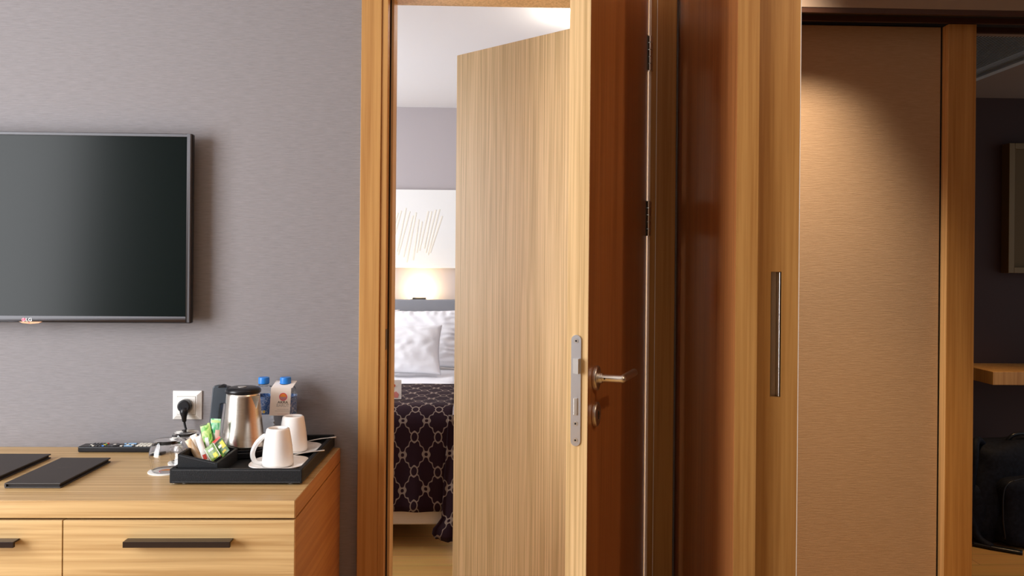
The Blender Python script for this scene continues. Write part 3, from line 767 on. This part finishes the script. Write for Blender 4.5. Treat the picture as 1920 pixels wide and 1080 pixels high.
# sachet box
bx0, bx1, by0, by1 = -.763, -.668, 2.064, 2.222
sbx = thing('sachet_box', 'small black leather box with sloping sides holding sachets on the tray', 'box', (bx0, by0, TF))
hl, hr = .0525, .031; wt = .006; ww, dd = bx1-bx0, by1-by0
def slope(x): return hl+(hr-hl)*x/ww
bm = BM(); prism(bm, [(0, 0), (ww, 0), (ww, hr), (0, hl)], wt, 'Y', 0); prism(bm, [(0, 0), (ww, 0), (ww, hr), (0, hl)], wt, 'Y', dd-wt)
prism(bm, [(0, 0), (wt, 0), (wt, slope(wt)), (0, hl)], dd-2*wt, 'Y', wt); prism(bm, [(ww-wt, 0), (ww, 0), (ww, hr), (ww-wt, slope(ww-wt))], dd-2*wt, 'Y', wt)
box(bm, wt, ww-wt, wt, dd-wt, 0, .004); obj('box_shell', bm, leather, sbx, bevel=.0012)
bm = PR([(wt, .004), (ww-wt, .004), (ww-wt, slope(ww-wt)-.008), (wt, slope(wt)-.008)], .004, 'Y', dd*.5-.002); obj('divider', bm, leather, sbx)
bm = BM()
for q in range(24): box(bm, .004+q*.0036, .0062+q*.0036, -.0004, .0003, .003, .0036)
obj('stitch_row', bm, st, sbx)
bm = BM()
for q in range(24):
    xa, xb = .004+q*.0036, .0062+q*.0036; prism(bm, [(xa, slope(xa)-.0035), (xb, slope(xb)-.0035), (xb, slope(xb)-.0029), (xa, slope(xa)-.0029)], .0006, 'Y', -.0004)
obj('stitch_row', bm, st, sbx)

# sachets
def sachet(name, label, cat, pb_, pt_, w_, th_, m, face=(0, -1, 0), roll=0, group=None, decor=()):
    pb_, pt_ = Vector(pb_), Vector(pt_); up = (pt_-pb_); Ln = up.length; up.normalize()
    fn = Vector(face); rt = up.cross(fn).normalized()
    # local frame: x = right, y = -front, z = up
    Rm = Matrix((rt, up.cross(rt), up)).transposed().to_4x4()
    root = thing(name, label, cat, pb_, 0, group); root.matrix_world = Matrix.Translation(pb_) @ Rm
    bm = BM(); NU, NV = 10, 24
    for s in (-1, 1):
        V = []
        for j in range(NV+1):
            v = j/NV; row = []
            for i in range(NU+1):
                u_ = -1+2*i/NU
                e = (1-abs(u_)**2.5)*min(1, min(v, 1-v)/.12)
                cr = .0006*math.sin(u_*30) if (v < .06 or v > .94) else 0
                row.append(bm.verts.new((u_*w_/2, s*(th_/2*max(0, e)+.0002)+cr, v*Ln)))
            V.append(row)
        for j in range(NV):
            for i in range(NU): bm.faces.new((V[j][i], V[j][i+1], V[j+1][i+1], V[j+1][i]))
    bmesh.ops.remove_doubles(bm, verts=bm.verts[:], dist=.0003)
    obj('packet', bm, m, root, smooth=True)
    for (nm, u0, v0, u1, v1, mm) in decor:
        bm = BM(); NN = 6; V = []
        for j in range(NN+1):
            v = v0+(v1-v0)*j/NN; row = []
            for i in range(NN+1):
                u_ = u0+(u1-u0)*i/NN; e = (1-abs(u_)**2.5)*min(1, min(v, 1-v)/.12)
                row.append(bm.verts.new((u_*w_/2, FS*(th_/2*max(0, e)+.0006), v*Ln)))
            V.append(row)
        for j in range(NN):
            for i in range(NN): bm.faces.new((V[j][i], V[j][i+1], V[j+1][i+1], V[j+1][i]))
        obj(nm, bm, mm, root, smooth=True)
    return root
FS = -1
def gmix(name, a, b_, sc):
    m = mat(name, a, .35); noise_mix(m, a, b_, sc, (1, 1, .5), 3, .5, 1.5, .42, .56); return m
green1 = gmix('bright green foil', (.10, .36, .02), (.50, .66, .20), 60)
green2 = gmix('emerald foil', (.03, .38, .12), (.45, .72, .50), 70)
olive = gmix('olive foil', (.10, .20, .02), (.24, .34, .07), 80)
tan = gmix('tan paper', (.58, .38, .20), (.78, .62, .45), 40)
creamp = gmix('cream paper', (.82, .74, .62), (.88, .84, .78), 30)
kgreen = gmix('dark green foil', (.01, .09, .01), (.12, .24, .01), 90)
whitep = mat('white paper', (.86, .84, .80), .6); dkp = mat('dark print', (.05, .06, .03), .5)
yel = mat('yellow print', (.75, .62, .04), .5); ltg = mat('light green print', (.50, .68, .25), .5); redf = mat('red foil', (.65, .05, .03), .4)
yb = 2.165
def A(px, py, y): return at(px, py, y)
zf = TF+.006
def onfloor(px, y): 
    p = at(px, 850, y); return Vector((p.x, y, zf))
sachet('coffee_stick', 'bright green stick sachet leaning left in the black box', 'sachet', onfloor(397, 2.205), A(384, 795, 2.225), .026, .005, green1,
       decor=[('dark_tip', -.95, .965, .95, .998, dkp), ('white_swirl', -.5, .35, .2, .62, whitep)])
sachet('coffee_stick', 'emerald green stick sachet standing upright beside the kettle', 'sachet', onfloor(401, 2.222), A(405, 785, 2.227), .026, .005, green2,
       decor=[('pink_label', .05, .35, .9, .72, mat('pale pink print', (.80, .55, .45), .5)), ('top_band', -.9, .9, .9, .97, ltg)])
sachet('sugar_stick', 'tan paper sugar stick leaning far left over the box', 'sachet', onfloor(383, 2.13), A(352, 824, 2.14), .016, .006, tan, face=(.2, -1, 0))
sachet('sugar_stick', 'cream paper sugar stick leaning left behind the tan stick', 'sachet', onfloor(386, 2.15), A(362, 815, 2.155), .017, .006, creamp, face=(.1, -1, 0))
sachet('sugar_stick', 'white stick with red print leaning against the green sachet', 'sachet', onfloor(393, 2.10), A(371, 818, 2.12), .015, .005, whitep, face=(.3, -1, 0),
       decor=[('red_print', -.6, .30, .5, .45, redf)])
sachet('tea_sachet', 'olive green square tea sachet at the front of the box', 'sachet', A(405.5, 860, 2.088), A(391.5, 836, 2.100), .028, .0025, olive,
       decor=[('name_label', -.5, .62, .5, .76, whitep), ('white_border', -1, .0, -.9, 1, whitep), ('right_border', .9, .0, 1, 1, whitep), ('emblem', -.1, .08, .6, .38, yel)])
sachet('tea_sachet', 'dark green and yellow tea sachet leaning right in the box', 'sachet', A(424, 851, 2.160), A(408.5, 826, 2.185), .025, .003, kgreen,
       decor=[('dark_band', -1, .88, 1, 1, dkp), ('name_label', -.6, .52, .5, .68, whitep), ('yellow_flash', .1, .35, .9, .8, yel), ('gold_print', -.4, .12, .5, .26, yel)])
sachet('tea_sachet', 'red tipped tea sachet just behind the dark green one', 'sachet', A(418, 852, 2.172), A(404.5, 823.5, 2.197), .026, .0025, redf)

# ------------------------------------------------------------------ kettle
kc = atz(456, 864, TF); KX, KY = at(455.5, 800, 2.292).x, 2.292
kt = thing('kettle', 'brushed steel electric kettle with black lid and handle on the tray', 'kettle', (KX, KY, TF))
steel = mat('brushed steel', (.66, .60, .53), .24, 1)
n, l, b = nodes(steel); b.inputs['Anisotropic'].default_value = .7
noise_mix(steel, (.58, .53, .47), (.72, .67, .60), 1, (60, 60, 900), 2, .5, 0, .3, .7)
zr = lambda py, Y=KY: at(455, py, Y).z-TF
kb = zr(846, KY-.058); ktp = zr(741, KY-.04); klt = zr(728, KY)
obj('power_base', L([(.058, 0), (.062, .002), (.062, kb-.006), (.058, kb-.003)], seg=56), plastic_b, kt, bevel=.001)
prof = []
for k in range(15):
    t = k/14; r = .0595+(.0425-.0595)*(t**.85)-.0012*math.sin(PI*t); prof.append((r, kb+(ktp-kb)*t))
body = obj('kettle_body', L([(.054, kb-.001), (.0590, kb)]+prof+[(.040, ktp+.002)], seg=72), steel, kt, smooth=True)
obj('lower_ring', L([(.0555, kb-.003), (.0600, kb-.002), (.0600, kb+.001), (.0595, kb+.002)], seg=56, cap1=False), plastic_b, kt)
lidp = [(.0430, ktp), (.0455, ktp+.003), (.0460, ktp+.007), (.0440, ktp+.012), (.036, ktp+.0155), (.020, ktp+.017), (.001, ktp+.0172)]
ld = obj('lid', L(lidp, seg=56), plastic_b, kt, smooth=True)
obj('lid_button', L([(.011, ktp+.0165), (.011, ktp+.0182), (.009, ktp+.0186)], .0, -.010, 24), mat('grey button', (.35, .34, .33), .35), ld)
# spout
sa = math.radians(-27); R3 = Matrix.Rotation(sa, 3, 'Z')
bm = BM(); zt_ = ktp-.004
P_ = [(.038, -.017, zt_), (.038, .017, zt_), (.058, 0, zt_+.001), (.0455, -.001, zt_-.034), (.0455, .001, zt_-.034)]
vs = [bm.verts.new(R3 @ Vector(p)) for p in P_]
for f_ in ((0, 2, 3), (2, 1, 4), (2, 4, 3), (0, 1, 2), (0, 3, 4, 1)): bm.faces.new([vs[i] for i in f_])
obj('spout', bm, steel, kt)
# handle
hdv = Vector((-1, .10, 0)).normalized()
def hp(r, z): return (hdv.x*r, hdv.y*r, z)
zz = lambda py: at(400, py, KY).z-TF
def xo(px): return -(at(px, 760, KY).x-KX)
# side profile polygon extruded across its width
outer = [(.036, zz(725)), (xo(413), zz(722)), (xo(402), zz(723)), (xo(399), zz(728)), (xo(396), zz(760)), (xo(392.5), zz(800)), (xo(392), zz(812))]
inner = [(xo(407), zz(812)), (xo(411), zz(790)), (xo(415.5), zz(757)), (.050, zz(756)), (.040, zz(757))]
bm = BM(); a_ = []; b2 = []
side = Vector((-hdv.y, hdv.x, 0))*.0115
for r_, z_ in outer+inner:
    p = Vector(hp(r_, z_)); a_.append(bm.verts.new(p+side)); b2.append(bm.verts.new(p-side))
bm.faces.new(a_); bm.faces.new(b2[::-1])
for i in range(len(a_)):
    j = (i+1) % len(a_); bm.faces.new((a_[i], b2[i], b2[j], a_[j]))
blk2 = mat('blue black plastic', (.016, .024, .034), .28)
hh = obj('handle', bm, blk2, kt, bevel=.003, seg=3)
bm = BM(); prism(bm, [(-xo(411), zz(723)), (-xo(419), zz(719.5)), (-xo(424), zz(721)), (-xo(425), zz(725)), (-xo(411), zz(726))], .014, 'Y', -.011)
obj('lid_latch', bm, plastic_b, hh, bevel=.001)
# cord from the plug down behind the glasses to the kettle base
pw = Vector((sc.x+.001, W-.0288, sc.z-.042))
pth = smoothpath([pw, pw+Vector((.002, 0, -.012)), (pw.x+.010, W-.030, pw.z-.035), (pw.x+.024, W-.024, DZ+.022), (pw.x+.05, W-.016, DZ+.0075), (-.78, W-.014, DZ+.006), (-.800, W-.02, DZ+.0045), (-.786, W-.03, DZ+.004)], 8)
obj('power_cord', T([p-pg.location for p in pth], .0032, 10), plastic_b, pg, smooth=True)

# ------------------------------------------------------------------ water bottles
water = mat('bottle and water', (.97, .99, 1), .02); wb = water.node_tree.nodes['Principled BSDF']
wb.inputs['Transmission Weight'].default_value = 1; wb.inputs['IOR'].default_value = 1.12
capm = mat('blue cap', (.02, .22, .72), .35)
label_m = mat('blue bottle label', (.02, .09, .30), .4)
n, l, b = nodes(label_m); tc = n.new('ShaderNodeTexCoord'); mp = n.new('ShaderNodeMapping'); mp.inputs['Scale'].default_value = (60, 60, 45)
tn = n.new('ShaderNodeTexNoise'); tn.inputs['Scale'].default_value = 2; tn.inputs['Distortion'].default_value = 2.5; tn.inputs['Detail'].default_value = 1
rm = n.new('ShaderNodeValToRGB'); E_ = rm.color_ramp.elements; E_[0].position = .45; E_[0].color = (.03, .13, .42, 1); E_[1].position = .50; E_[1].color = (.60, .72, .88, 1)
e3 = E_.new(.56); e3.color = (.03, .13, .42, 1)
l.new(tc.outputs['Object'], mp.inputs[0]); l.new(mp.outputs[0], tn.inputs['Vector']); l.new(tn.outputs['Fac'], rm.inputs[0]); l.new(rm.outputs[0], b.inputs['Base Color'])
def bottle(label, px, Y):
    x = at(px, 760, Y).x; H_ = at(px, 707, Y).z-TF
    o = thing('water_bottle', label, 'bottle', (x, Y, TF), 0, None)
    R0 = .0315; nk = H_-.017
    pr_ = [(.024, 0), (.029, .002), (R0, .008)]
    z = .014
    for k in range(6):
        pr_ += [(R0, z), (R0-.0028, z+.004), (R0, z+.008)]; z += .0105
    zl = z+.012; zu = zl+.052
    pr_ += [(R0, zl), (R0-.0006, zl+.001), (R0-.0006, zu-.001), (R0, zu), (.0305, zu+.008), (.026, zu+.022), (.0165, nk-.012), (.0135, nk-.006), (.0135, nk)]
    obj('bottle_body', L(pr_, seg=48), water, o, smooth=True)
    obj('neck_ring', L([(.0155, nk-.005), (.0155, nk-.0025)], seg=32), water, o)
    bm = L([(.0146, nk-.001), (.0150, nk+.001), (.0150, H_-.002), (.0135, H_)], seg=40); obj('bottle_cap', bm, capm, o, bevel=.0006)
    lb = obj('bottle_label', L([(R0-.0001, zl+.0015), (R0+.0001, zl+.002), (R0+.0001, zu-.002), (R0-.0001, zu-.0015)], seg=48, cap0=False, cap1=False), label_m, o, smooth=True)
    bm = BM()
    mcs = [mat('label red', (.8, .08, .05), .5), mat('label yellow', (.9, .65, .08), .5), whitep]
    for k in range(4):
        a = -PI/2-.35+.19*k; ring = []
        bm = BM(); q = [bm.verts.new(((R0+.0004)*math.cos(a+d), (R0+.0004)*math.sin(a+d), zz_)) for d, zz_ in ((0, zl+.006), (.14, zl+.006), (.14, zl+.013), (0, zl+.013))]
        bm.faces.new(q); obj('label_badge', bm, mcs[(k*2+(k > 1)) % 3], lb)
    return o, x, H_, zu, nk
bottle('water bottle with blue cap standing just right of the kettle', 494.5, 2.405)
bo, bxx, bH, bzu, bnk = bottle('water bottle wearing the cream hotel neck tag', 535, 2.405)
# neck tag
tg = thing('bottle_tag', 'cream neck tag with round sunset logo hanging on the right bottle', 'tag', (bxx-.004, 2.405, TF))
tw = .029
zfold = at(534, 727.5, 2.365).z-TF; zlowt = at(531, 780, 2.36).z-TF; yf = -.0385
bm = BM()
# front sheet
def quad3(bm, a, b_, c, d, t=.0006):
    A_ = [Vector(v) for v in (a, b_, c, d)]; nn = (A_[1]-A_[0]).cross(A_[3]-A_[0]).normalized()*t
    v0 = [bm.verts.new(v) for v in A_]; v1 = [bm.verts.new(v+nn) for v in A_]
    bm.faces.new(v0[::-1]); bm.faces.new(v1)
    for i in range(4): bm.faces.new((v0[i], v0[(i+1) % 4], v1[(i+1) % 4], v1[i]))
quad3(bm, (-tw-.001, yf, zlowt), (tw-.003, yf, zlowt), (tw, yf, zfold), (-tw+.003, yf, zfold))
obj('front_sheet', bm, paper, tg)
# top flap with a hole for the neck
yb2, zb2 = .017, bnk+.0045
rh = .0158; NB = 48; bm = BM(); out = []; inn = []
ycn = 0.0
for k in range(NB):
    a = 2*PI*k/NB; c_, s_ = math.cos(a), math.sin(a)
    # rectangle boundary in (x, y)
    xs_, ys_ = (tw/abs(c_) if abs(c_) > 1e-6 else 1e9), ((yb2 if s_ > 0 else -yf)/abs(s_) if abs(s_) > 1e-6 else 1e9)
    rr = min(xs_, ys_); ox, oy = c_*rr, s_*rr
    def zof(y): return zfold+(zb2-zfold)*(y-yf)/(yb2-yf)
    out.append((ox+.003 if True else ox, oy, zof(oy))); inn.append((rh*c_+.004, rh*s_, zof(rh*s_)))
vo = [bm.verts.new(p) for p in out]; vi = [bm.verts.new(p) for p in inn]
for k in range(NB): bm.faces.new((vo[k], vo[(k+1) % NB], vi[(k+1) % NB], vi[k]))
o = obj('top_flap', bm, paper, tg); sm = o.modifiers.new('s', 'SOLIDIFY'); sm.thickness = .0006
lc = at(531, 744, 2.366); lx_, lz_ = lc.x-tg.location.x, lc.z-TF
obj('logo_ring', PR(disc(.0108, lx_, lz_, 40), .0003, 'Y', yf-.0010), crim, tg)
obj('logo_sun', PR(disc(.0088, lx_, lz_, 30, 0, PI, False), .0003, 'Y', yf-.0013), orange, tg)
bm = BM(); prism(bm, disc(.0088, lx_, lz_, 30, PI, 2*PI, False), .0003, 'Y', yf-.0013); obj('logo_sea', bm, greyp, tg)
bm = BM()
for k in range(4): box(bm, lx_-.0075+k*.0009, lx_+.0075-k*.0009, yf-.0016, yf-.0013, lz_-.0014-k*.0019, lz_-.0008-k*.0019)
obj('logo_waves', bm, crim, tg)
blkp = mat('black print', (.02, .02, .02), .5); lgp_ = mat('light grey print', (.45, .43, .42), .5)
text('tag_name', 'AKRA', .0100, (lx_-.001, yf-.0008, at(530, 754.5, 2.366).z-TF), (PI/2, 0, 0), blkp, tg, sx=1.1)
text('tag_name', 'BARUT', .0112, (lx_-.001, yf-.0008, at(530, 760.5, 2.366).z-TF), (PI/2, 0, 0), lgp_, tg, sx=1.0, depth=.0001)
for (py_, ww_, mm) in ((767.5, .015, lgp_), (770.5, .021, lgp_), (776.5, .014, mat('pale red print', (.75, .35, .30), .5))):
    z_ = at(530, py_, 2.366).z-TF; bm = BM(); xx = lx_-.001-ww_
    while xx < lx_-.001+ww_:
        wd = random.uniform(.0006, .0016); box(bm, xx, xx+wd, yf-.0009, yf-.0006, z_-.0005, z_+.0005); xx += wd+.0006
    obj('small_print', bm, mm, tg)

# ------------------------------------------------------------------ cups, saucers, spoons
def sq(r, e, a):
    c_, s_ = math.cos(a), math.sin(a); return (r*math.copysign(abs(c_)**(2/e), c_), r*math.copysign(abs(s_)**(2/e), s_))
def saucer(label, x, y, R0=.070):
    bm = BM(); rings = []
    for s_, z in ((.50, 0), (.56, 0), (.75, .0035), (.97, .0085), (1.0, .0095), (.995, .0112), (.97, .0112), (.75, .0062), (.56, .0030), (.50, .0026)):
        rings.append([bm.verts.new((*sq(R0*s_, 2.9, 2*PI*k/72), z)) for k in range(72)])
    for a, b_ in zip(rings, rings[1:]):
        for k in range(72): bm.faces.new((a[k], a[(k+1) % 72], b_[(k+1) % 72], b_[k]))
    bm.faces.new(rings[0][::-1]); bm.faces.new(rings[-1])
    o = obj('saucer', bm, porcelain, None, smooth=True, loc=(x, y, TF)); o.rotation_euler = (0, 0, 0); return tag(o, label, 'saucer', 'white saucers on the tray')
def cup(label, x, y, Ht, rz):
    c_ = thing('coffee_cup', label, 'cup', (x, y, TF+.0040), rz, 'upturned white cups')
    rb, rt_ = .0385, .0285
    outer = []; N_ = 14
    for k in range(N_+1):
        t = k/N_; outer.append((rb+(rt_-rb)*(t**1.7), Ht*t*.955))
    outer += [(rt_-.0008, Ht*.975), (rt_-.003, Ht*.99), (rt_-.004, Ht), (rt_-.006, Ht), (rt_-.0065, Ht*.985), (.001, Ht*.983)]
    inner = [(.001, Ht*.93), (rt_-.004, Ht*.93), (rt_+.0, Ht*.80), ((rb+rt_)/2+.002, Ht*.5), (rb-.004, Ht*.15), (rb-.003, 0)]
    bm = BM(); lathe(bm, outer+inner, seg=64, cap0=False, cap1=False)
    r_ = len(outer+inner); bm.verts.ensure_lookup_table()
    for k in range(64):
        a0 = bm.verts[k]; a1 = bm.verts[(k+1) % 64]; b0 = bm.verts[(r_-1)*64+k]; b1 = bm.verts[(r_-1)*64+(k+1) % 64]
        bm.faces.new((a1, a0, b0, b1))
    obj('cup_body', bm, porcelain, c_, smooth=True)
    hpth = smoothpath([(rt_+.0015, 0, Ht*.80), (rt_+.010, 0, Ht*.74), (rt_+.024, 0, Ht*.57), (rt_+.0325, 0, Ht*.35), (rt_+.031, 0, Ht*.18), (rt_+.022, 0, Ht*.06), (rb-.002, 0, Ht*.045)], 6)
    obj('cup_handle', T(hpth, [.0060]*len(hpth), 14, sx=1.15), porcelain, c_, smooth=True)
    return c_
sxm = at(519, 870, 2.165).x
def spoon(label, x, y, rz, tilt):
    s_ = thing('teaspoon', label, 'spoon', (x, y, TF+.0135), rz, 'teaspoons on the saucers')
    s_.rotation_euler = (0, -tilt, rz)
    bm = T(smoothpath([(0, 0, 0), (.03, 0, .0022), (.065, 0, .001), (.085, 0, .0)], 6), [.0012]*8+[.0016]*6+[.002]*5, 10, sx=2.0) 
    obj('spoon_handle', bm, chrome, s_, smooth=True)
    bm = blob(BM(), -.016, 0, .0, .018, .0115, .0022, 2.0, 24, 12); obj('spoon_bowl', bm, chrome, s_, smooth=True)
Y1 = 2.163; Y2 = 2.330
X1 = at(521, 840, Y1).x; X2_ = at(549.5, 820, Y2).x
H1 = at(520, 800, Y1).z-at(520, 871, Y1-.038).z+.002
saucer('white square saucer under the front cup near the tray corner', X1+.0035, Y1)
saucer('white square saucer under the rear cup by the water bottles', X2_+.0035, Y2)
cup('upturned white cup at the front with its handle pointing left', X1, Y1, .0925, PI+.12)
cup('upturned white cup behind, its handle turned out of sight', X2_, Y2, .0925, PI/2+.3)
spoon('teaspoon behind the front cup, handle over the tray rim', X1+.020, Y1+.054, .18, .13)
spoon('teaspoon behind the rear cup, handle over the tray rim', X2_+.020, Y2+.054, .18, .13)
